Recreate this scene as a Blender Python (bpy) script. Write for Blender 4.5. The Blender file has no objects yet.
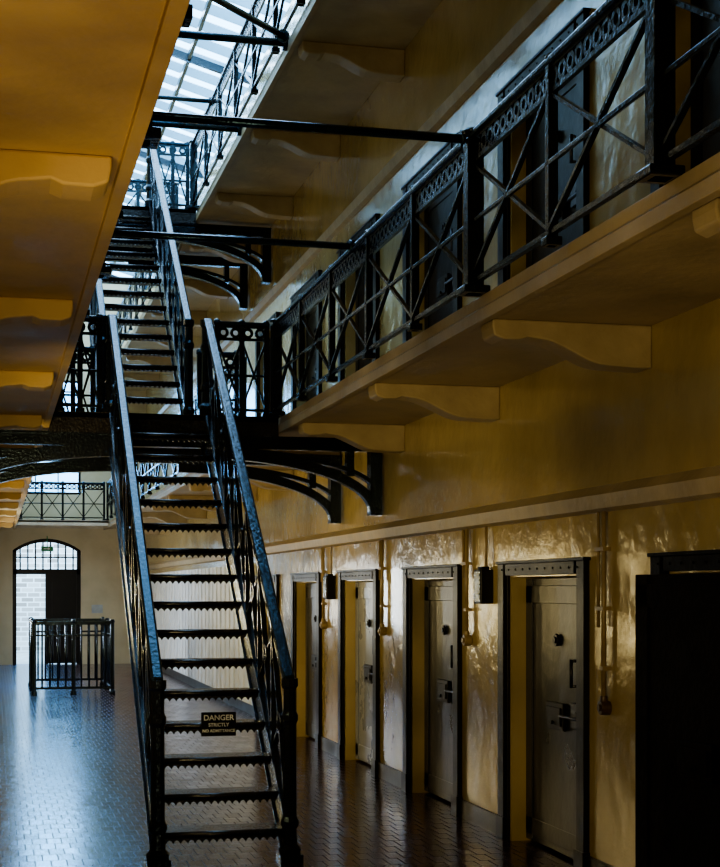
import bpy, bmesh, math
from mathutils import Vector, Matrix
C = bpy.context.scene.collection
pi = math.pi
# ---------------------------------------------------------------- materials
def new_mat(name):
    m = bpy.data.materials.new(name); m.use_nodes = True
    nt = m.node_tree; b = nt.nodes['Principled BSDF']
    return m, nt, b
def paint(name, col, col2=None, rough=0.4, scale=3.0, bump=0.1, bscale=25.0, metallic=0.0, coat=0.0, rough2=None, stretch=(1,1,1), spec=0.5, tint=None, bdist=0.02, crough=0.12):
    m, nt, b = new_mat(name)
    tc = nt.nodes.new('ShaderNodeTexCoord'); mp = nt.nodes.new('ShaderNodeMapping')
    nt.links.new(tc.outputs['Object'], mp.inputs['Vector']); mp.inputs['Scale'].default_value = stretch
    n = nt.nodes.new('ShaderNodeTexNoise'); n.inputs['Scale'].default_value = scale; n.inputs['Detail'].default_value = 6
    nt.links.new(mp.outputs[0], n.inputs['Vector'])
    r = nt.nodes.new('ShaderNodeValToRGB')
    r.color_ramp.elements[0].position = 0.3; r.color_ramp.elements[1].position = 0.65
    r.color_ramp.elements[0].color = (*(col2 or [c*0.6 for c in col]), 1); r.color_ramp.elements[1].color = (*col, 1)
    nt.links.new(n.outputs['Fac'], r.inputs[0]); nt.links.new(r.outputs[0], b.inputs['Base Color'])
    mr = nt.nodes.new('ShaderNodeMapRange'); mr.inputs['To Min'].default_value = rough*0.75; mr.inputs['To Max'].default_value = rough2 or rough*1.25
    nt.links.new(n.outputs['Fac'], mr.inputs['Value']); nt.links.new(mr.outputs[0], b.inputs['Roughness'])
    n2 = nt.nodes.new('ShaderNodeTexNoise'); n2.inputs['Scale'].default_value = bscale; n2.inputs['Detail'].default_value = 4
    nt.links.new(mp.outputs[0], n2.inputs['Vector'])
    bp = nt.nodes.new('ShaderNodeBump'); bp.inputs['Strength'].default_value = bump; bp.inputs['Distance'].default_value = bdist
    nt.links.new(n2.outputs['Fac'], bp.inputs['Height']); nt.links.new(bp.outputs[0], b.inputs['Normal'])
    b.inputs['Metallic'].default_value = metallic; b.inputs['Coat Weight'].default_value = coat
    b.inputs['Coat Roughness'].default_value = crough; b.inputs['Specular IOR Level'].default_value = spec
    if tint: b.inputs['Specular Tint'].default_value=(*tint,1)
    return m
M_wall = paint('ochre_wall_paint', (0.50,0.385,0.165), (0.25,0.19,0.075), 0.18, 0.8, 0.8, 4.0, coat=0.5, crough=0.12)
M_end = paint('beige_end_wall_paint', (0.50,0.43,0.29), (0.40,0.34,0.22), 0.4, 1.6, 0.3, 6)
M_left = paint('orange_ceiling_paint', (0.58,0.41,0.18), (0.40,0.27,0.115), 0.55, 1.8, 0.3, 10, spec=0.3)
M_slab = paint('cream_slab_paint', (0.43,0.345,0.215), (0.28,0.22,0.135), 0.45, 2.0, 0.3, 12, spec=0.35)
M_brk = paint('cream_bracket_paint', (0.43,0.345,0.215), (0.31,0.245,0.15), 0.45, 4.0, 0.3, 14, spec=0.35)
BL=(0.55,0.8,1.0)
M_black = paint('black_gloss_iron', (0.005,0.006,0.008), (0.008,0.008,0.010), 0.15, 8, 0.2, 40, spec=0.5, tint=BL)
M_rail = paint('handrail_gloss_iron', (0.008,0.014,0.022), (0.005,0.008,0.013), 0.18, 12, 0.2, 30, spec=0.65, tint=(0.35,0.68,1.0))
M_tread = paint('worn_black_tread', (0.012,0.010,0.010), (0.006,0.005,0.005), 0.25, 6, 0.2, 40, spec=0.45)
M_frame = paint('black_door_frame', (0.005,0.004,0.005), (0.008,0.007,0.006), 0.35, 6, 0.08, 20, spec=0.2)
M_dark = paint('matt_black_door', (0.005,0.004,0.004), (0.008,0.006,0.005), 0.55, 6, 0.15, 30, spec=0.1)
M_door = paint('slate_gloss_door', (0.014,0.016,0.021), (0.009,0.011,0.015), 0.30, 2, 0.25, 5, coat=0.0, spec=0.35)
M_doorg = paint('grey_gloss_door', (0.24,0.265,0.31), (0.16,0.18,0.215), 0.28, 3, 0.25, 5, coat=0.1)
M_steel = paint('worn_steel', (0.08,0.08,0.09), None, 0.35, 10, 0.1, 40, metallic=1)
M_pipe = paint('ochre_pipe_paint', (0.30,0.225,0.11), (0.18,0.13,0.065), 0.35, 8, 0.1, 30)
M_redbox = paint('dark_brown_box', (0.08,0.045,0.025), None, 0.35, 8, 0.1, 30)
M_white = paint('glare_boarding', (0.78,0.81,0.84), (0.62,0.65,0.69), 0.45, 3, 0.2, 20)  # pale colour stands in for bright reflections seen behind the treads
M_pale = paint('pale_bridge_paint', (0.50,0.45,0.36), None, 0.5, 3, 0.2, 20)
M_base = paint('dark_skirting', (0.025,0.018,0.015), None, 0.35, 4, 0.1, 20)
M_letter = paint('white_lettering', (0.80,0.83,0.88), (0.78,0.80,0.84), 0.6, 4, 0.0, 20)
M_green = paint('green_sign_plastic', (0.02,0.28,0.09), None, 0.5, 4, 0.0, 20)
M_greysign = paint('grey_notice', (0.4,0.42,0.42), None, 0.5, 4, 0.0, 20)
M_stone = paint('yard_paving', (0.35,0.34,0.33), None, 0.8, 3, 0.2, 20)
M_slat, nt, b = new_mat('frosted_louvre_glass')
b.inputs['Base Color'].default_value=(0.42,0.56,0.66,1); b.inputs['Roughness'].default_value=0.4
out=[n for n in nt.nodes if n.type=='OUTPUT_MATERIAL'][0]
tr=nt.nodes.new('ShaderNodeBsdfTranslucent'); tr.inputs[0].default_value=(0.46,0.60,0.68,1)
mx=nt.nodes.new('ShaderNodeMixShader')
nz=nt.nodes.new('ShaderNodeTexNoise'); nz.inputs['Scale'].default_value=2.0
mrr=nt.nodes.new('ShaderNodeMapRange'); mrr.inputs['To Min'].default_value=0.4; mrr.inputs['To Max'].default_value=1.0
nt.links.new(nz.outputs['Fac'],mrr.inputs['Value']); nt.links.new(mrr.outputs[0],mx.inputs[0])
nt.links.new(b.outputs[0],mx.inputs[1]); nt.links.new(tr.outputs[0],mx.inputs[2]); nt.links.new(mx.outputs[0],out.inputs[0])

# floor
M_floor, nt, b = new_mat('polished_floor_tiles')
tc = nt.nodes.new('ShaderNodeTexCoord')
def brick(c1,c2,mo,w,h,ms=0.006):
    br=nt.nodes.new('ShaderNodeTexBrick'); br.inputs['Scale'].default_value=1.0
    br.inputs['Brick Width'].default_value=w; br.inputs['Row Height'].default_value=h; br.inputs['Mortar Size'].default_value=ms
    br.inputs['Mortar Smooth'].default_value=0.4
    br.inputs['Color1'].default_value=(*c1,1); br.inputs['Color2'].default_value=(*c2,1); br.inputs['Mortar'].default_value=(*mo,1)
    return br
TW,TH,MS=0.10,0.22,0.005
bk = brick((0.012,0.060,0.16),(0.022,0.080,0.20),(0.006,0.024,0.06),TW,TH,MS)  # left tiles: blue sky reflection painted into the base colour
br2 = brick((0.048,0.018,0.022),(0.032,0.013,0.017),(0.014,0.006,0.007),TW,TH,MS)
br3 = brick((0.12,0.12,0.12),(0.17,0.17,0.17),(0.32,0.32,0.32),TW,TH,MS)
for q in (bk,br2,br3):
    q.offset=0.5; nt.links.new(tc.outputs['Object'], q.inputs['Vector'])
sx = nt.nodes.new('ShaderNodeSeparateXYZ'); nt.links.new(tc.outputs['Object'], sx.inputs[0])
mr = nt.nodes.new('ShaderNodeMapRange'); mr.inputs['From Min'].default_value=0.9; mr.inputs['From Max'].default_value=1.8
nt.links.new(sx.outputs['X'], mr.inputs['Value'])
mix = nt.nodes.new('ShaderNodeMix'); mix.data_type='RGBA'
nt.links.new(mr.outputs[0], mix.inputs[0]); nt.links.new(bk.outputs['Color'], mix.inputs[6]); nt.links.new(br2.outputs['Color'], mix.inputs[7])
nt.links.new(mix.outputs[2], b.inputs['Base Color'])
mixt = nt.nodes.new('ShaderNodeMix'); mixt.data_type='RGBA'; mixt.inputs[6].default_value=(0.12,0.55,1.0,1); mixt.inputs[7].default_value=(0.9,0.60,0.66,1)  # blue tint at left deepens the painted sky reflection
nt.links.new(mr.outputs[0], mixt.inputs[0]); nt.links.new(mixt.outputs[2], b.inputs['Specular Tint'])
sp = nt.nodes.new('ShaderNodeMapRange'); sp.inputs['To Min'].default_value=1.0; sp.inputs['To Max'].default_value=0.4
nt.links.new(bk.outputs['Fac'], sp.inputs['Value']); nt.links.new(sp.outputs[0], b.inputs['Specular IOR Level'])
nn = nt.nodes.new('ShaderNodeTexNoise'); nn.inputs['Scale'].default_value=2.0; nn.inputs['Detail'].default_value=5
nt.links.new(tc.outputs['Object'], nn.inputs['Vector'])
ad = nt.nodes.new('ShaderNodeMath'); ad.operation='MULTIPLY_ADD'; ad.inputs[1].default_value=0.10
nt.links.new(nn.outputs['Fac'], ad.inputs[0]); nt.links.new(br3.outputs['Color'], ad.inputs[2]); nt.links.new(ad.outputs[0], b.inputs['Roughness'])
bp2 = nt.nodes.new('ShaderNodeBump'); bp2.inputs['Strength'].default_value=0.2; bp2.inputs['Distance'].default_value=0.012
n3 = nt.nodes.new('ShaderNodeTexNoise'); n3.inputs['Scale'].default_value=5; nt.links.new(tc.outputs['Object'], n3.inputs['Vector'])
nt.links.new(n3.outputs['Fac'], bp2.inputs['Height']); nt.links.new(bp2.outputs[0], b.inputs['Normal'])
# yard bricks
M_brick, nt, b = new_mat('yard_brick')
tc = nt.nodes.new('ShaderNodeTexCoord'); br=brick((0.22,0.18,0.16),(0.46,0.42,0.40),(0.55,0.55,0.55),0.36,0.14,0.02)
mp = nt.nodes.new('ShaderNodeMapping'); mp.inputs['Rotation'].default_value=(pi/2,0,0)
nt.links.new(tc.outputs['Object'], mp.inputs['Vector']); nt.links.new(mp.outputs[0], br.inputs['Vector']); nt.links.new(br.outputs['Color'], b.inputs['Base Color'])
b.inputs['Roughness'].default_value=0.85
M_glass = bpy.data.materials.new('thin_window_glass'); M_glass.use_nodes=True; nt=M_glass.node_tree
for n in list(nt.nodes):
    if n.type!='OUTPUT_MATERIAL': nt.nodes.remove(n)
out=[n for n in nt.nodes if n.type=='OUTPUT_MATERIAL'][0]
t=nt.nodes.new('ShaderNodeBsdfTransparent'); t.inputs[0].default_value=(0.8,0.93,1,1); g=nt.nodes.new('ShaderNodeBsdfGlossy'); g.inputs['Roughness'].default_value=0.1
mx=nt.nodes.new('ShaderNodeMixShader'); mx.inputs[0].default_value=0.08
nt.links.new(t.outputs[0],mx.inputs[1]); nt.links.new(g.outputs[0],mx.inputs[2]); nt.links.new(mx.outputs[0],out.inputs[0])

# ---------------------------------------------------------------- mesh helpers
def box(bm, x0,x1,y0,y1,z0,z1):
    v=[bm.verts.new(p) for p in [(x0,y0,z0),(x1,y0,z0),(x1,y1,z0),(x0,y1,z0),(x0,y0,z1),(x1,y0,z1),(x1,y1,z1),(x0,y1,z1)]]
    for f in [(0,3,2,1),(4,5,6,7),(0,1,5,4),(1,2,6,5),(2,3,7,6),(3,0,4,7)]: bm.faces.new([v[i] for i in f])
def frame_of(d, up):
    d=d.normalized(); s=d.cross(up)
    if s.length<1e-4: s=d.cross(Vector((0,1,0)))
    s.normalize(); u=s.cross(d).normalized(); return s,u
def bar(bm,p,q,w,h,up=(0,0,1)):
    p=Vector(p);q=Vector(q); s,u=frame_of(q-p,Vector(up))
    v=[]
    for c in (p,q):
        for a,b_ in ((-1,-1),(1,-1),(1,1),(-1,1)): v.append(bm.verts.new(c+s*a*w/2+u*b_*h/2))
    bm.faces.new(v[0:4][::-1]); bm.faces.new(v[4:8])
    for i in range(4): bm.faces.new([v[i],v[(i+1)%4],v[4+(i+1)%4],v[4+i]])
def rod(bm,p,q,r,n=10,r2=None):
    p=Vector(p);q=Vector(q); s,u=frame_of(q-p,Vector((0,0,1)) if abs((q-p).normalized().z)<0.9 else Vector((0,1,0)))
    r2=r2 if r2 is not None else r
    A=[bm.verts.new(p+(s*math.cos(2*pi*i/n)+u*math.sin(2*pi*i/n))*r) for i in range(n)]
    B=[bm.verts.new(q+(s*math.cos(2*pi*i/n)+u*math.sin(2*pi*i/n))*r2) for i in range(n)]
    bm.faces.new(A[::-1]); bm.faces.new(B)
    for i in range(n): 
        f=bm.faces.new([A[i],A[(i+1)%n],B[(i+1)%n],B[i]]); f.smooth=True
def lathe(bm,c,prof,n=12):
    rings=[]
    for r,z in prof: rings.append([bm.verts.new((c[0]+r*math.cos(2*pi*i/n),c[1]+r*math.sin(2*pi*i/n),c[2]+z)) for i in range(n)])
    bm.faces.new(rings[0][::-1]); bm.faces.new(rings[-1])
    for a,b_ in zip(rings,rings[1:]):
        for i in range(n): bm.faces.new([a[i],a[(i+1)%n],b_[(i+1)%n],b_[i]])
def ringf(bm,c,ro,ri,t,ax,n=14):
    def P(r,a,o):
        if ax=='y': return (c[0]+r*math.cos(a),c[1]+o,c[2]+r*math.sin(a))
        return (c[0]+o,c[1]+r*math.cos(a),c[2]+r*math.sin(a))
    L=[[bm.verts.new(P(r,2*pi*i/n,o)) for i in range(n)] for r,o in ((ro,-t/2),(ro,t/2),(ri,t/2),(ri,-t/2))]
    for k in range(4):
        a,b_=L[k],L[(k+1)%4]
        for i in range(n): bm.faces.new([a[i],a[(i+1)%n],b_[(i+1)%n],b_[i]])
def extr(bm,pts,a0,a1,ax):
    def P(p,o): return (p[0],o,p[1]) if ax=='y' else (o,p[0],p[1])
    A=[bm.verts.new(P(p,a0)) for p in pts]; B=[bm.verts.new(P(p,a1)) for p in pts]
    bm.faces.new(A); bm.faces.new(B[::-1]); n=len(pts)
    for i in range(n): bm.faces.new([A[i],B[i],B[(i+1)%n],A[(i+1)%n]])
def strip(bm,outer,inner,a0,a1,ax):
    for i in range(len(outer)-1):
        extr(bm,[outer[i],outer[i+1],inner[i+1],inner[i]],a0,a1,ax)
def meta(o,label=None,category=None,kind=None,group=None):
    if label:o['label']=label
    if category:o['category']=category
    if kind:o['kind']=kind
    if group:o['group']=group
def mk(name,bm,mat,parent=None,base=None,bevel=0.0,label=None,category=None,kind=None,group=None,loc=None):
    bmesh.ops.recalc_face_normals(bm,faces=bm.faces[:])
    if base is not None: bmesh.ops.translate(bm,verts=bm.verts[:],vec=-Vector(base))
    me=bpy.data.meshes.new(name); bm.to_mesh(me); bm.free(); me.materials.append(mat)
    o=bpy.data.objects.new(name,me); C.objects.link(o)
    if parent: o.parent=parent
    if base is not None and not parent: o.location=base
    if loc is not None: o.location=loc
    if bevel: 
        md=o.modifiers.new('bevel','BEVEL'); md.width=bevel; md.segments=2; md.limit_method='ANGLE'
    meta(o,label,category,kind,group); return o
def empty(name,loc,rotz=0,label=None,category=None,group=None,kind=None):
    o=bpy.data.objects.new(name,None); o.empty_display_size=0.2; C.objects.link(o); o.location=loc; o.rotation_euler=(0,0,rotz)
    meta(o,label,category,kind,group); return o
def dup(o,parent=None,loc=None):
    n=o.copy(); C.objects.link(n)
    if parent: n.parent=parent
    if loc is not None: n.location=loc
    return n
def B(): return bmesh.new()

# ---------------------------------------------------------------- dimensions
XL,XR=-0.54,3.5; EL,ER=0.46,2.5; YB,YE=-5.0,36.0
L1,L2=3.32,6.62; EAVE=8.9; RIDGE=9.55; XC=1.48
door_y=[6.75+2.55*i for i in range(6)]
OW,OH=0.61,1.84

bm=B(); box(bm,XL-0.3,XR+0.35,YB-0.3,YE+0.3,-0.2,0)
mk('floor',bm,M_floor,label='polished small-tile floor, red-brown, with blue reflection painted in at left',kind='structure')
bm=B()
y=YB
for dy in door_y:
    box(bm,XR,XR+0.3,y,dy-OW,0,EAVE)
    box(bm,XR,XR+0.3,dy-OW,dy+OW,OH,L1); box(bm,XR,XR+0.3,dy-OW,dy+OW,L1+OH,EAVE)
    y=dy+OW
box(bm,XR,XR+0.3,y,YE,0,EAVE)
box(bm,XR+0.3,XR+0.34,YB,YE,0,EAVE)
mk('wall_right',bm,M_wall,label='glossy ochre painted plaster wall with cell doorways',kind='structure')
bm=B(); box(bm,XL-0.3,XL,YB,YE,0,EAVE)
mk('wall_left',bm,M_left,label='ochre orange painted plaster wall',kind='structure')
bm=B(); extr(bm,[(XL-0.3,0),(XR+0.3,0),(XR+0.3,EAVE),(XC,RIDGE),(XL-0.3,EAVE)],YB-0.3,YB,'y')
mk('wall_back',bm,M_wall,label='ochre painted end wall',kind='structure')
DX0,DX1=0.40,1.97
bm=B()
box(bm,XL-0.3,DX0,YE,YE+0.3,0,EAVE); box(bm,DX1,XR+0.3,YE,YE+0.3,0,EAVE)
N=12; arch=[]
for i in range(N+1):
    x=DX0+(DX1-DX0)*i/N; arch.append((x,2.68+0.28*math.sin(pi*i/N)**0.8))
strip(bm,[(p[0],4.0) for p in arch],arch,YE,YE+0.3,'y')
box(bm,DX0,DX1,YE,YE+0.3,6.7,EAVE)
extr(bm,[(XL-0.3,EAVE),(XR+0.3,EAVE),(XC,RIDGE)],YE,YE+0.3,'y')
mk('wall_end',bm,M_end,label='beige end wall with an arched doorway',kind='structure')
def slope_pts(side):
    return ((XC,RIDGE),(XR+0.3,EAVE)) if side>0 else ((XC,RIDGE),(XL-0.3,EAVE))
bm=B()
for sd in (1,-1):
    (xa,za),(xb,zb)=slope_pts(sd)
    extr(bm,[(xa,za),(xb,zb),(xb,zb+0.12),(xa,za+0.12)],YB,11.0,'y')
mk('ceiling',bm,M_slab,label='plain boarded pitched roof section',kind='structure')
bm=B()
y=11.1
while y<YE:
    for sd in (1,-1):
        (xa,za),(xb,zb)=slope_pts(sd)
        bar(bm,(xa,y,za+0.14),(xb,y,zb+0.14),0.17,0.02,up=(0,0.45,1))
    y+=0.60
mk('window_2',bm,M_slat,label='long louvred skylight slats letting in daylight',kind='structure')
bm=B()
for y in [11+i*5.0 for i in range(6)]:
    for sd in (1,-1):
        (xa,za),(xb,zb)=slope_pts(sd)
        bar(bm,(xa,y,za-0.02),(xb,y,zb-0.02),0.06,0.10)
for sd in (1,-1):
    (xa,za),(xb,zb)=slope_pts(sd)
    for t in (0.02,0.5):
        x=xa+(xb-xa)*t; z=za+(zb-za)*t
        bar(bm,(x,11,z-0.02),(x,YE,z-0.02),0.05,0.07)
mk('trim_1',bm,M_black,label='dark iron skylight rafters and purlins',kind='structure')
bm=B()
for z in (2.21,5.50):
    extr(bm,[(XR,z),(XR-0.04,z+0.02),(XR-0.06,z+0.10),(XR-0.02,z+0.14),(XR,z+0.16)],YB,YE,'y')
mk('trim_2',bm,M_brk,label='cream moulded string course along the wall',kind='structure')
bm=B(); y=YB
for dy in door_y+[None]:
    e=(dy-0.8) if dy else YE
    box(bm,XR-0.02,XR,y,e,0,0.14)
    if dy: y=dy+0.8
mk('baseboard_right',bm,M_base,label='dark painted skirting between the cell doors',kind='structure')
bm=B()
y=20.4
while y<35.5:
    box(bm,XR-0.04,XR,y,y+0.34,0.16,2.12); y+=0.45
box(bm,XR-0.01,XR,20.4,35.5,0.14,2.12)
mk('trim_3',bm,M_white,label='added pale boards on the lower wall, bright reflections put into their colour',kind='structure')

# ---------------------------------------------------------------- galleries
def bracket_mesh(flip):
    bm=B()
    pr=[(0,0),(0,-0.235),(0.10,-0.235),(0.26,-0.228)]
    for i in range(1,11):
        a=i/10; pr.append((0.26+0.40*a,-0.228+0.130*(a*a*(3-2*a))))
    pr+=[(0.72,-0.090),(0.76,-0.106),(0.86,-0.108),(0.91,-0.088),(0.92,-0.04),(0.92,0)]
    pts=[((-s if not flip else s),z) for s,z in pr]
    extr(bm,pts,-0.10,0.10,'y')
    return bm
def gallery(side,level,mat,matb,lab):
    bot=level-0.12
    base=((XR if side>0 else XL),YB+0.01,bot)
    e=empty('gallery',base,label=lab,category='gallery walkway',group='prison landings')
    bm=B()
    w=-(XR-ER) if side>0 else (EL-XL)
    sg=1 if w>0 else -1
    extr(bm,[(0,0),(w-sg*0.05,0),(w-sg*0.05,-0.025),(w,-0.025),(w,0.04),(w-sg*0.02,0.055),(w-sg*0.02,0.12),(0,0.12)],0,YE-YB-0.02,'y')
    mk('deck',bm,mat,parent=e,bevel=0.004)
    first=None
    for y in [5.15+2.55*i for i in range(-2,12)]:
        if first is None:
            first=mk('bracket',bracket_mesh(side<0),matb,parent=e,loc=(0,y-YB,0),bevel=0.010)
        else: dup(first,e,(0,y-YB,0))
    return e
gallery(1,L1,M_slab,M_brk,'cream stone gallery walkway on curved brackets')
gallery(-1,L1,M_left,M_left,'orange painted gallery underside on curved brackets')
gallery(1,L2,M_slab,M_brk,'upper cream stone gallery walkway on curved brackets')
gallery(-1,L2,M_slab,M_brk,'upper gallery walkway on curved brackets, shaded')

# ---------------------------------------------------------------- railings
RH=0.86
def railing(loc,rotz,length,n,lab,thick=(),group='gallery railings'):
    e=empty('gallery_railing',loc,rotz,lab,'railing',group)
    bm=B()
    box(bm,-0.03,length+0.03,-0.03,0.03,RH-0.035,RH); 
    mk('handrail',bm,M_rail,parent=e,bevel=0.01)
    bm=B()
    box(bm,0,length,-0.012,0.012,RH-0.17,RH-0.145)
    box(bm,0,length,-0.012,0.012,RH-0.055,RH-0.03)
    k=max(1,int(length/0.10)); st=length/k
    for i in range(k): ringf(bm,(st*(i+0.5),0,RH-0.10),0.050,0.024,0.02,'y',12)
    mk('frieze',bm,M_black,parent=e)
    bm=B(); box(bm,0,length,-0.015,0.015,0.05,0.075); mk('bottom_rail',bm,M_black,parent=e)
    bm=B(); box(bm,0,length,0.008,0.024,0.365,0.388); mk('middle_rail',bm,M_black,parent=e,bevel=0.003)
    st=length/n
    bm=B()
    bar(bm,(0,0,0.07),(st,0,RH-0.16),0.018,0.026,up=(0,1,0)); bar(bm,(0,0.012,RH-0.16),(st,0.012,0.07),0.018,0.026,up=(0,1,0))
    p0=mk('cross_panel',bm,M_black,parent=e,loc=(0,0,0))
    for i in range(1,n): dup(p0,e,(st*i,0,0))
    def post(w):
        bm=B()
        box(bm,-w/2,w/2,-w/2,w/2,0,RH-0.035); box(bm,-w*0.8,w*0.8,-w*0.8,w*0.8,0,0.04)
        lathe(bm,(0,0,RH-0.01),[(w*0.6,0),(w*0.7,0.015),(w*0.4,0.03),(w*0.05,0.038)],10)
        return bm
    a=None;b_=None
    for i in range(n+1):
        if i in thick:
            if b_ is None: b_=mk('post',post(0.09),M_black,parent=e,loc=(st*i,0,0),bevel=0.006)
            else: dup(b_,e,(st*i,0,0))
        else:
            if a is None: a=mk('post',post(0.048),M_black,parent=e,loc=(st*i,0,0),bevel=0.004)
            else: dup(a,e,(st*i,0,0))
    return e
G='black iron lattice railing along the gallery edge'
D0=13.4; D1=15.3; E0=19.15; E1=21.2; F0=34.3
for X in (ER-0.03,EL+0.03):
    railing((X,1.85,L1),pi/2,11.5,10,G,thick=(3,5,10))
    railing((X,D1,L1),pi/2,F0-D1,16,G,thick=(0,))
    railing((X,1.90,L2),pi/2,E0-1.90,15,G,thick=(15,))
    railing((X,E1,L2),pi/2,F0-E1,11,G,thick=(0,))
LL='short black iron railing on the stair landing'
SX0,SX1=1.0,1.85
UX0,UX1=1.05,1.92
def landrail(xa,xb,y,z,n=2): railing((xa,y,z),0,xb-xa,n,LL,group='landing railings')
for z,y,a,b_ in ((L1,D0+0.08,SX0,SX1),(L1,D1-0.08,UX0,UX1),(L2,E0+0.08,UX0,UX1)):
    landrail(b_+0.10,ER-0.10,y,z); landrail(EL+0.10,a-0.10,y,z)
landrail(EL+0.10,ER-0.10,E1-0.10,L2,4)
landrail(EL+0.10,ER-0.10,F0+0.08,L1,4)

def landing(y0,y1,z,lab,girders=True):
    e=empty('stair_landing' if girders else 'gallery_bridge',(XC,y0,z-0.12),label=lab,category='landing' if girders else 'bridge',group='iron landings')
    bm=B(); box(bm,EL-XC,ER-XC,0,y1-y0,0.07,0.12)
    d=-0.06 if girders else 0.0
    box(bm,EL-XC,ER-XC,0,0.05,d,0.11); box(bm,EL-XC,ER-XC,y1-y0-0.05,y1-y0,d,0.11)
    mk('deck',bm,M_tread if girders else M_pale,parent=e)
    if not girders: return e
    hw=(XR-XL)/2-0.02
    def gird():
        bm=B()
        box(bm,-hw,hw,-0.05,0.05,-0.17,-0.06)
        box(bm,-hw,hw,-0.09,0.09,-0.075,-0.055)
        for s in (1,-1):
            for dz,t,rx in ((0,0.10,1.66),(0.17,0.05,1.52)):
                o=[];i_=[]
                for k in range(17):
                    a=pi/2*k/16
                    x=hw-rx-0.02+ rx*math.cos(a); zz=-0.72+dz+(0.56-dz)*math.sin(a)
                    o.append((s*x,zz)); i_.append((s*(x-t*math.cos(a)*0.9),zz-0.0-t*math.sin(a)))
                strip(bm,o,i_,-0.05,0.05,'y')
            box(bm,*(sorted((s*(hw-0.11),s*hw))),-0.07,0.07,-0.76,-0.06)
            box(bm,*(sorted((s*(hw-0.33),s*(hw-0.26)))),-0.05,0.05,-0.40,-0.12)
        return bm
    g0=mk('arched_girder',gird(),M_black,parent=e,loc=(0,0.1,0))
    dup(g0,e,(0,y1-y0-0.1,0))
    return e
landing(D0,D1,L1,'black iron stair landing on arched cast-iron girders')
landing(E0,E1,L2,'upper black iron landing on arched cast-iron girders')
landing(F0,YE-0.02,L1,'pale-edged bridge between galleries at the end wall',girders=False)

# ---------------------------------------------------------------- staircases
def stair(x0,x1,y0,z0,rise,n,going,lab):
    cx=(x0+x1)/2; hw=(x1-x0)/2
    e=empty('staircase',(cx,y0,z0),label=lab,category='staircase',group='iron staircases')
    slope=rise/going; ytop=going*n-going
    bm=B()
    box(bm,-hw+0.03,hw-0.03,-0.02,going+0.005,-0.030,0)
    rod(bm,(-hw+0.03,-0.02,-0.016),(hw-0.03,-0.02,-0.016),0.020,8)
    k=17; w=(2*hw-0.06)/k
    for i in range(k):
        xa=-hw+0.03+i*w
        extr(bm,[(xa,-0.02),(xa+w,-0.02),(xa+w,-0.048),(xa+w*0.72,-0.056),(xa+w*0.5,-0.072),(xa+w*0.28,-0.056),(xa,-0.048)],-0.014,-0.004,'y')
    t0=mk('tread',bm,M_tread,parent=e,loc=(0,0,rise))
    for i in range(1,n-1): dup(t0,e,(0,going*i,rise*(i+1)))
    bm=B()
    top=lambda y:0.24+slope*y
    yt=ytop-0.02
    ztop=rise*n-0.01
    ycut=(ztop-0.24)/slope
    extr(bm,[(-0.05,0),(-0.05,0.2),(min(ycut,yt),min(ztop,top(yt))),(yt,min(ztop,top(yt))),(yt,top(yt)-0.34),(0.12,0)],-0.014,0.014,'x')
    bar(bm,(0,0,top(0)-0.01),(0,ycut,ztop-0.01),0.055,0.02); bar(bm,(0,0.12,0.012),(0,yt,top(yt)-0.34),0.055,0.02)
    s0=mk('stringer',bm,M_black,parent=e,loc=(-hw,0,0)); dup(s0,e,(hw,0,0))
    za,zb=1.20,rise*n+0.85; ya,yb=0.02,ytop-0.02
    rail=lambda y: za+(zb-za)*(y-ya)/(yb-ya)
    bm=B()
    bar(bm,(0,ya-0.03,rail(ya-0.03)),(0,yb,zb),0.078,0.035)
    bar(bm,(0,ya-0.0,rail(ya)-0.03),(0,yb,zb-0.03),0.035,0.04)
    h0=mk('handrail',bm,M_rail,parent=e,loc=(-hw,0,0),bevel=0.015); dup(h0,e,(hw,0,0))
    bm=B()
    np=7; yy=[ya+(yb-ya)*i/np for i in range(np+1)]
    for i in range(np):
        a,b_=yy[i],yy[i+1]
        la,lb=min(top(a),ztop),min(top(b_),ztop); ua,ub=rail(a)-0.16,rail(b_)-0.16
        bar(bm,(0,a,la),(0,b_,ub),0.024,0.036,up=(1,0,0)); bar(bm,(0.01,a,ua),(0.01,b_,lb),0.024,0.036,up=(1,0,0))
        if i: bar(bm,(0,a,la),(0,a,rail(a)-0.04),0.035,0.035,up=(0,1,0))
        ringf(bm,(0,(a+b_)/2,(la+lb+ua+ub)/4),0.075,0.045,0.03,'x',16)
        m_=3
        for j in range(m_*2):
            y=a+(b_-a)*(j+0.5)/(m_*2); ringf(bm,(0,y,rail(y)-0.105),0.045,0.026,0.018,'x',10)
    bar(bm,(0,ya,rail(ya)-0.16),(0,yb,zb-0.16),0.022,0.026)
    l0=mk('lattice_panel',bm,M_black,parent=e,loc=(-hw,0,0)); dup(l0,e,(hw,0,0))
    def nw(h):
        bm=B()
        box(bm,-0.075,0.075,-0.075,0.075,0,0.05)
        lathe(bm,(0,0,0.05),[(0.07,0),(0.075,0.03),(0.05,0.06),(0.045,0.16),(0.06,0.18),(0.06,0.21),(0.046,0.24),(0.042,h-0.35),(0.055,h-0.32),(0.055,h-0.29),(0.042,h-0.26),(0.042,h-0.12),(0.055,h-0.10),(0.055,h-0.05)],10)
        return bm
    n0=mk('newel_post',nw(1.18),M_black,parent=e,loc=(-hw,-0.03,0)); dup(n0,e,(hw,-0.03,0))
    n1=mk('newel_post',nw(0.86),M_black,parent=e,loc=(-hw,ytop+0.08,rise*n)); dup(n1,e,(hw,ytop+0.08,rise*n))
    return e
stair(SX0,SX1,9.55,0,L1/16,16,0.255,'black cast-iron staircase with lattice balustrade rising from the floor')
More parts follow.
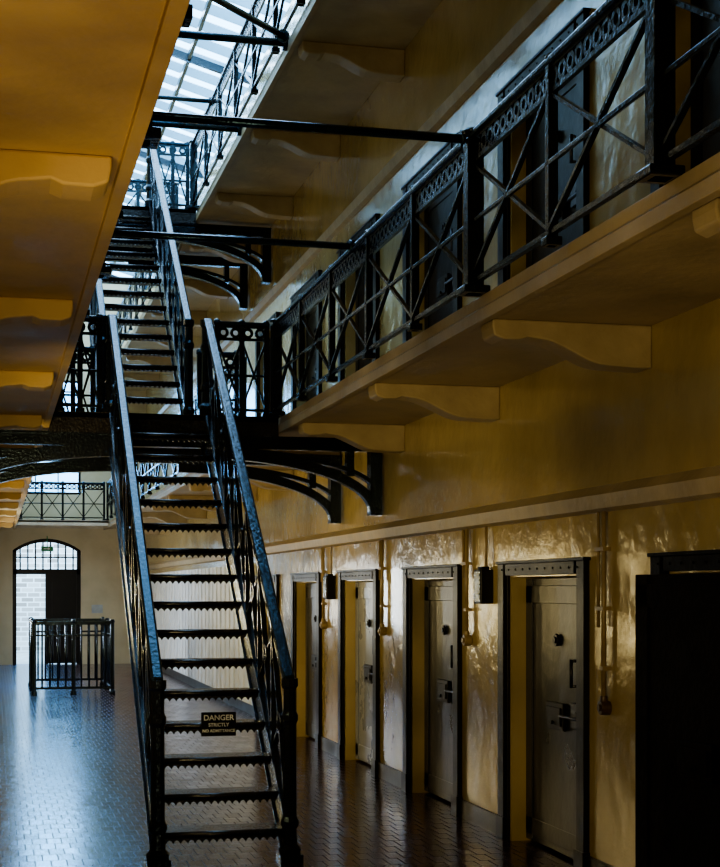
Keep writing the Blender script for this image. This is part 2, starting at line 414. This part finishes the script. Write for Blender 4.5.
stair(UX0,UX1,D1-0.0,L1,(L2-L1)/16,16,0.255,'upper black iron staircase rising from the landing')

# ---------------------------------------------------------------- tie rods
def tie(p,q,r,lab):
    p=Vector(p);q=Vector(q); bm=B(); rod(bm,p,q,r,10)
    for c,d in ((p,(q-p).normalized()),(q,(p-q).normalized())): rod(bm,c,c+d*0.04,r*1.9,10)
    return mk('tie_rod',bm,M_rail,base=tuple((p+q)/2),label=lab,category='tie rod',group='tie rods across the well')
for y in (7.72,10.32): tie((EL+0.03,y,L1+RH),(ER-0.03,y,L1+RH),0.024,'round black iron tie rod spanning between gallery railings')
for y in (13.0,15.55): tie((EL,y,L2-0.05),(ER,y,L2-0.05),0.035,'round black iron tie rod spanning between upper galleries')
tie((EL+0.05,10.95,L2-0.05),(ER-0.05,12.85,L2-0.05),0.03,'diagonal black iron brace between upper galleries')
tie((EL+0.03,17.5,L2+RH),(ER-0.03,17.5,L2+RH),0.026,'round black iron tie rod spanning between gallery railings')

# ---------------------------------------------------------------- cell doors
DEP=0.11
def frame_mesh():
    bm=B()
    for s in (1,-1):
        a,b_=sorted((s*0.68,s*0.80)); box(bm,-0.040,0.0,a,b_,0,1.93)
        a,b_=sorted((s*0.64,s*0.69)); box(bm,-0.020,0.0,a,b_,0,1.88)
        a,b_=sorted((s*0.66,s*0.81)); box(bm,-0.050,0.0,a,b_,0,0.16)
    box(bm,-0.040,0.0,-0.64,0.64,1.85,1.93)
    box(bm,-0.050,0.0,-0.82,0.82,1.93,1.95)
    for i in range(11): 
        y=-0.70+i*0.14; bmesh.ops.create_icosphere(bm,subdivisions=1,radius=0.010,matrix=Matrix.Translation((-0.040,y,1.89)))
    return bm
def leaf_mesh():
    bm=B(); w=1.21
    box(bm,0,0.05,-w/2,w/2,0.02,1.83)
    for z in (0.06,1.66): box(bm,-0.008,0,-w/2,w/2,z,z+0.12)
    for s in (-w/2,w/2-0.12): box(bm,-0.008,0,s,s+0.12,0.02,1.83)
    return bm
def plain_leaf():
    bm=B(); w=1.20
    box(bm,0,0.05,-w/2,w/2,0.02,1.83)
    for z in (0.06,1.66): box(bm,-0.006,0,-w/2,w/2,z,z+0.12)
    for s in (-w/2,w/2-0.12): box(bm,-0.006,0,s,s+0.12,0.02,1.83)
    return bm
def hatch_mesh():
    bm=B(); box(bm,-0.03,-0.008,-0.15,0.15,-0.09,0.09); box(bm,-0.040,-0.03,-0.12,0.12,-0.06,0.06); rod(bm,(-0.055,0,-0.04),(-0.03,0,-0.04),0.013,8); return bm
def peep_mesh():
    bm=B(); rod(bm,(-0.025,0,0),(-0.008,0,0),0.04,16); rod(bm,(-0.035,0,0),(-0.02,0,0),0.022,12); return bm
def lock_mesh():
    bm=B(); box(bm,-0.04,-0.008,-0.09,0.09,-0.08,0.08); rod(bm,(-0.052,-0.02,0.01),(-0.04,-0.02,0.01),0.018,10); rod(bm,(-0.04,-0.12,-0.02),(-0.04,0.28,-0.02),0.012,8); return bm
def handle_mesh():
    bm=B()
    for z in (-0.08,0.08): rod(bm,(-0.07,0,z),(-0.008,0,z),0.010,8)
    rod(bm,(-0.07,0,-0.09),(-0.07,0,0.09),0.012,8); return bm
protos={}
dn=2
def cell_door(y,z,leafmat,lab,ajar=False):
    global dn
    e=empty('door_%d'%dn,(XR,y,z),label=lab,kind='structure'); dn+=1
    def part(nm,fn,mat,par,loc,bev=0.0):
        key=(nm,mat.name,fn.__name__)
        if key not in protos: protos[key]=mk(nm,fn(),mat,parent=par,loc=loc,bevel=bev); return protos[key]
        return dup(protos[key],par,loc)
    part('frame',frame_mesh,M_dark if ajar else M_frame,e,(0,0,0),0.004)
    if ajar:
        leaf=part('door_leaf',plain_leaf,M_dark,e,(0,0,0),0.004)
        th=math.radians(6)
        leaf.location=(-0.12-math.sin(th)*0.6, -0.67+math.cos(th)*0.6,0); leaf.rotation_euler=(0,0,th)
        part('hatch',hatch_mesh,M_dark,leaf,(0,0,0.92),0.003)
        return
    leaf=part('door_leaf',leaf_mesh,leafmat,e,(DEP,0,0),0.004)
    part('peephole',peep_mesh,M_frame,leaf,(0,0,1.42))
    part('hatch',hatch_mesh,M_frame,leaf,(0,0,0.92),0.003)
    part('lock',lock_mesh,M_steel,leaf,(0,-0.40,0.95),0.003)
    part('handle',handle_mesh,M_steel,leaf,(0,-0.40,1.22))
for lv,z in ((0,0),(1,L1)):
    for i,dy in enumerate(door_y):
        if lv==0:
            mat=M_doorg if i in (3,) else M_door
            lab={0:'dark heavy cell door standing ajar in a black frame',3:'pale grey gloss cell door recessed in a black frame'}.get(i,'black gloss cell door recessed in a black frame')
            cell_door(dy,z,mat,lab,ajar=(i==0))
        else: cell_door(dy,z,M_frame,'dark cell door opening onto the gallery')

# ---------------------------------------------------------------- wall fittings
def conduit(y,zb,lab,box_mat):
    e=empty('conduit',(XR,y,zb),label=lab,category='pipe',group='conduits on the cell wall')
    bm=B()
    rod(bm,(-0.035,0,0.08),(-0.035,0,2.21-zb),0.016,8)
    rod(bm,(-0.035,0.08,0.5),(-0.035,0.08,2.21-zb),0.011,8)
    for z in (0.25,0.6,0.95):
        if z<2.1-zb: box(bm,-0.052,0,-0.028,0.10 if z>0.5 else 0.028,z,z+0.022)
    mk('pipe',bm,M_pipe,parent=e)
    bm=B(); rod(bm,(-0.06,0,0.03),(0,0,0.03),0.042,16); rod(bm,(-0.072,0,0.03),(-0.06,0,0.03),0.022,12); rod(bm,(-0.035,0,0.06),(-0.035,0,0.10),0.023,10)
    mk('switch_box',bm,box_mat,parent=e,bevel=0.004)
conduit(8.2,1.03,'thin ochre painted conduit ending in a round dark brown switch',M_redbox)
for y in (10.83,13.38,15.93): conduit(y,1.34,'thin ochre painted conduit beside a cell door',M_pipe)
def wbox(y,z):
    e=empty('wall_speaker',(XR,y,z),label='small black box fixed to the wall on a conduit',category='wall box',group='black wall boxes')
    bm=B(); box(bm,-0.10,0,-0.08,0.08,0,0.25); box(bm,-0.08,-0.02,-0.06,0.06,0.25,0.27)
    mk('housing',bm,M_frame,parent=e,bevel=0.01)
    bm=B()
    for i in range(6): box(bm,-0.107,-0.098,-0.065,0.065,0.03+i*0.034,0.045+i*0.034)
    box(bm,-0.101,-0.098,-0.068,0.068,0.02,0.23)
    mk('grille',bm,M_black,parent=e)
    bm=B(); rod(bm,(-0.03,0,0.26),(-0.03,0,2.21-z),0.011,8); mk('pipe',bm,M_pipe,parent=e)
for y in (10.38,15.55): wbox(y,1.65)

# ---------------------------------------------------------------- danger sign on the stairs
e=empty('warning_sign',(1.495,10.262,0.745),label='small black DANGER strictly no admittance sign on a stair tread',category='sign')
bm=B(); box(bm,-0.12,0.12,-0.006,0.006,0,0.165)
for s in (-0.09,0.09): bar(bm,(s,0.004,0.15),(s,0.012,0.09),0.012,0.004)
mk('board',bm,M_dark,parent=e,bevel=0.003)
for t,sz,z in (('DANGER',0.052,0.110),('STRICTLY',0.033,0.067),('NO ADMITTANCE',0.0275,0.028)):
    cu=bpy.data.curves.new('lettering','FONT'); cu.body=t; cu.size=sz; cu.align_x='CENTER'; cu.extrude=0.001; cu.offset=0.0008
    o=bpy.data.objects.new('tmp',cu); C.objects.link(o)
    bpy.context.view_layer.update()
    me=bpy.data.meshes.new_from_object(o.evaluated_get(bpy.context.evaluated_depsgraph_get()))
    bpy.data.objects.remove(o)
    me.materials.clear(); me.materials.append(M_letter)
    o=bpy.data.objects.new('lettering',me); C.objects.link(o); o.parent=e; o.location=(0,-0.0085,z); o.rotation_euler=(pi/2,0,0)

# ---------------------------------------------------------------- floor barrier far down the hall
e=empty('floor_barrier',(1.27,25.4,0),label='black iron guard railing enclosure standing on the floor',category='barrier')
def panel(l,n):
    bm=B()
    box(bm,-l/2,l/2,-0.025,0.025,1.17,1.23); box(bm,-l/2,l/2,-0.015,0.015,0.98,1.01); box(bm,-l/2,l/2,-0.015,0.015,0.10,0.14)
    for i in range(n+1):
        x=-l/2+l*i/n; rod(bm,(x,0,0.1),(x,0,1.18),0.016,6)
    return bm
p=mk('rail_panel',panel(1.28,10),M_black,parent=e,loc=(0,0,0)); dup(p,e,(0,2.4,0))
p2=mk('rail_panel',panel(2.4,14),M_black,parent=e,loc=(-0.64,1.2,0)); p2.rotation_euler=(0,0,pi/2)
p3=dup(p2,e,(0.64,1.2,0))
bm=B(); lathe(bm,(0,0,0),[(0.05,0),(0.05,0.06),(0.035,0.09),(0.035,1.2),(0.045,1.22),(0.03,1.26)],10)
q=mk('post',bm,M_black,parent=e,loc=(-0.64,0,0))
for l in ((0.64,0,0),(0,0,0),(-0.64,2.4,0),(0.64,2.4,0),(-0.64,1.2,0),(0.64,1.2,0)): dup(q,e,l)

# ---------------------------------------------------------------- end doorway
e=empty('door_1',((DX0+DX1)/2,YE+0.12,0),label='arched doorway with glazed fanlight and one dark leaf',kind='structure')
hw=(DX1-DX0)/2
bm=B()
for s in (-1,1): box(bm,*sorted((s*hw,s*(hw-0.09))),-0.05,0.05,0,2.8)
box(bm,-hw,hw,-0.05,0.05,2.12,2.24); box(bm,-0.035,0.035,-0.04,0.04,0,2.12)
A=[(p[0]-(DX0+DX1)/2,p[1]) for p in arch]; strip(bm,A,[(x,z-0.08) for x,z in A],-0.05,0.05,'y')
mk('frame',bm,M_frame,parent=e)
bm=B()
for i in range(1,9): x=-hw+2*hw*i/9; box(bm,x-0.018,x+0.018,-0.015,0.015,2.2,2.9)
box(bm,-hw,hw,-0.015,0.015,2.5,2.53)
mk('fanlight_bars',bm,M_frame,parent=e)
bm=B(); box(bm,0.03,hw-0.08,-0.03,0.02,0.02,2.13)
for z0,z1 in ((0.2,0.9),(1.05,1.95)): box(bm,0.12,hw-0.17,-0.045,-0.03,z0,z1)
mk('door_leaf',bm,M_frame,parent=e)
e=empty('window_1',((DX0+DX1)/2,YE+0.12,4.0),label='tall barred window in the end wall',kind='structure')
bm=B()
for s in (-1,1): box(bm,*sorted((s*hw,s*(hw-0.06))),-0.05,0.05,0,2.7)
box(bm,-hw,hw,-0.05,0.05,0,0.06); box(bm,-hw,hw,-0.05,0.05,2.64,2.7)
for i in range(1,3): x=-hw+2*hw*i/3; box(bm,x-0.015,x+0.015,-0.02,0.02,0,2.7)
for i in range(1,10): z=2.7*i/10; box(bm,-hw,hw,-0.03,0.03,z-0.02,z+0.02)
mk('glazing_bars',bm,M_black,parent=e)
bm=B(); box(bm,-hw,hw,0.03,0.036,0,2.7); mk('pane',bm,M_glass,parent=e)
bm=B(); box(bm,-8,10,44,44.3,-0.25,3.2)
mk('yard_wall',bm,M_brick,label='pale brick yard wall seen through the doorway',category='wall')
bm=B(); box(bm,-8,10,YE+0.31,44,-0.25,-0.02)
mk('yard_ground',bm,M_stone,label='grey paved yard outside the doorway',category='paving')
e=empty('exit_sign',(1.19,YE-0.07,2.66),label='small green emergency exit sign above the doorway',category='sign')
bm=B(); box(bm,-0.14,0.14,-0.03,0.03,0,0.11); rod(bm,(-0.0,0,0.10),(-0.0,0.07,0.36),0.01,6); mk('board',bm,M_green,parent=e)
bm=B(); extr(bm,[(-0.08,0.045),(0.015,0.045),(0.015,0.025),(0.07,0.055),(0.015,0.085),(0.015,0.065),(-0.08,0.065)],-0.035,-0.03,'y'); mk('arrow',bm,M_letter,parent=e)
bm=B(); box(bm,-0.13,0.13,-0.01,0.0,0,0.2); box(bm,-0.11,0.11,-0.014,-0.01,0.12,0.18)
mk('notice_board',bm,M_greysign,loc=(2.35,YE,1.2),label='small grey notice fixed to the end wall',category='sign')

# ---------------------------------------------------------------- light
w=bpy.data.worlds.new('sky'); bpy.context.scene.world=w; w.use_nodes=True
bg=w.node_tree.nodes['Background']; bg.inputs[0].default_value=(0.36,0.68,1.0,1); bg.inputs[1].default_value=7.0
def area(name,loc,rot,sx_,sy_,e_,col,spread=None):
    l=bpy.data.lights.new(name,'AREA'); l.shape='RECTANGLE'; l.size=sx_; l.size_y=sy_; l.energy=e_; l.color=col
    if spread: l.spread=spread
    o=bpy.data.objects.new(name,l); C.objects.link(o); o.location=loc; o.rotation_euler=rot; return o
area('skylight_daylight',(XC,25,11.2),(0,0,0),4.5,22,1250,(0.82,0.92,1.0))
WARM=(1.0,0.79,0.37)
R=math.radians
for y,p in ((3.5,22),(8.0,26),(12.0,48)):
    area('gallery_wall_fill',(XL+0.12,y,2.0),(0,-R(90),R(54)),0.3,0.9,p,WARM,R(90))  # added fill lights without fixtures, warming the right wall and door reveals
for y,p,c in ((16.5,24,WARM),(19.5,42,WARM),(23.5,45,(1.0,0.84,0.46)),(28.0,110,(0.80,0.90,1.0)),(32,45,(1.0,0.88,0.6))):
    area('tall_sheen_fill',(XL+0.12,y,1.6),(0,-R(90),0),1.2,0.35,p,c)  # added out-of-view lights, placed to give gloss highlights on doors and wall
for y,p in ((6.0,6),(12.0,6),(18.0,6)):
    area('upper_wall_fill',(XL+0.12,y,5.2),(0,-R(85),0),0.3,0.9,p,(1.0,0.82,0.55))  # added unseen fill for the upper right wall and slab underside
area('soffit_fill',(0.0,3.0,0.1),(pi-R(18),0,0),0.8,4.0,85,(1.0,0.78,0.43))  # added unseen fill from below, brightens the left gallery underside
area('far_hall_fill',(0.0,30,2.7),(R(30),-R(50),0),0.4,3.0,22,(1.0,0.85,0.62))  # added fill without a fixture, brightens the far hall
area('yard_daylight',(1.0,41.0,5.5),(R(25),0,0),5,3,700,(0.65,0.85,1.0))
area('window_daylight',((DX0+DX1)/2,YE+1.2,5.4),(R(90),0,pi),2.4,3.2,420,(0.36,0.66,1.0))

vs=bpy.context.scene.view_settings
vs.view_transform='AgX'; vs.look='AgX - Medium High Contrast'; vs.exposure=0.05
# ---------------------------------------------------------------- camera
cam=bpy.data.cameras.new('camera'); co=bpy.data.objects.new('camera',cam); C.objects.link(co)
co.location=(0,0,1.75); co.rotation_euler=(pi/2,0,-math.radians(13.675))
cam.sensor_fit='HORIZONTAL'; cam.sensor_width=36; cam.lens=75; cam.shift_y=156.5/720
cam.clip_end=200
bpy.context.scene.camera=co
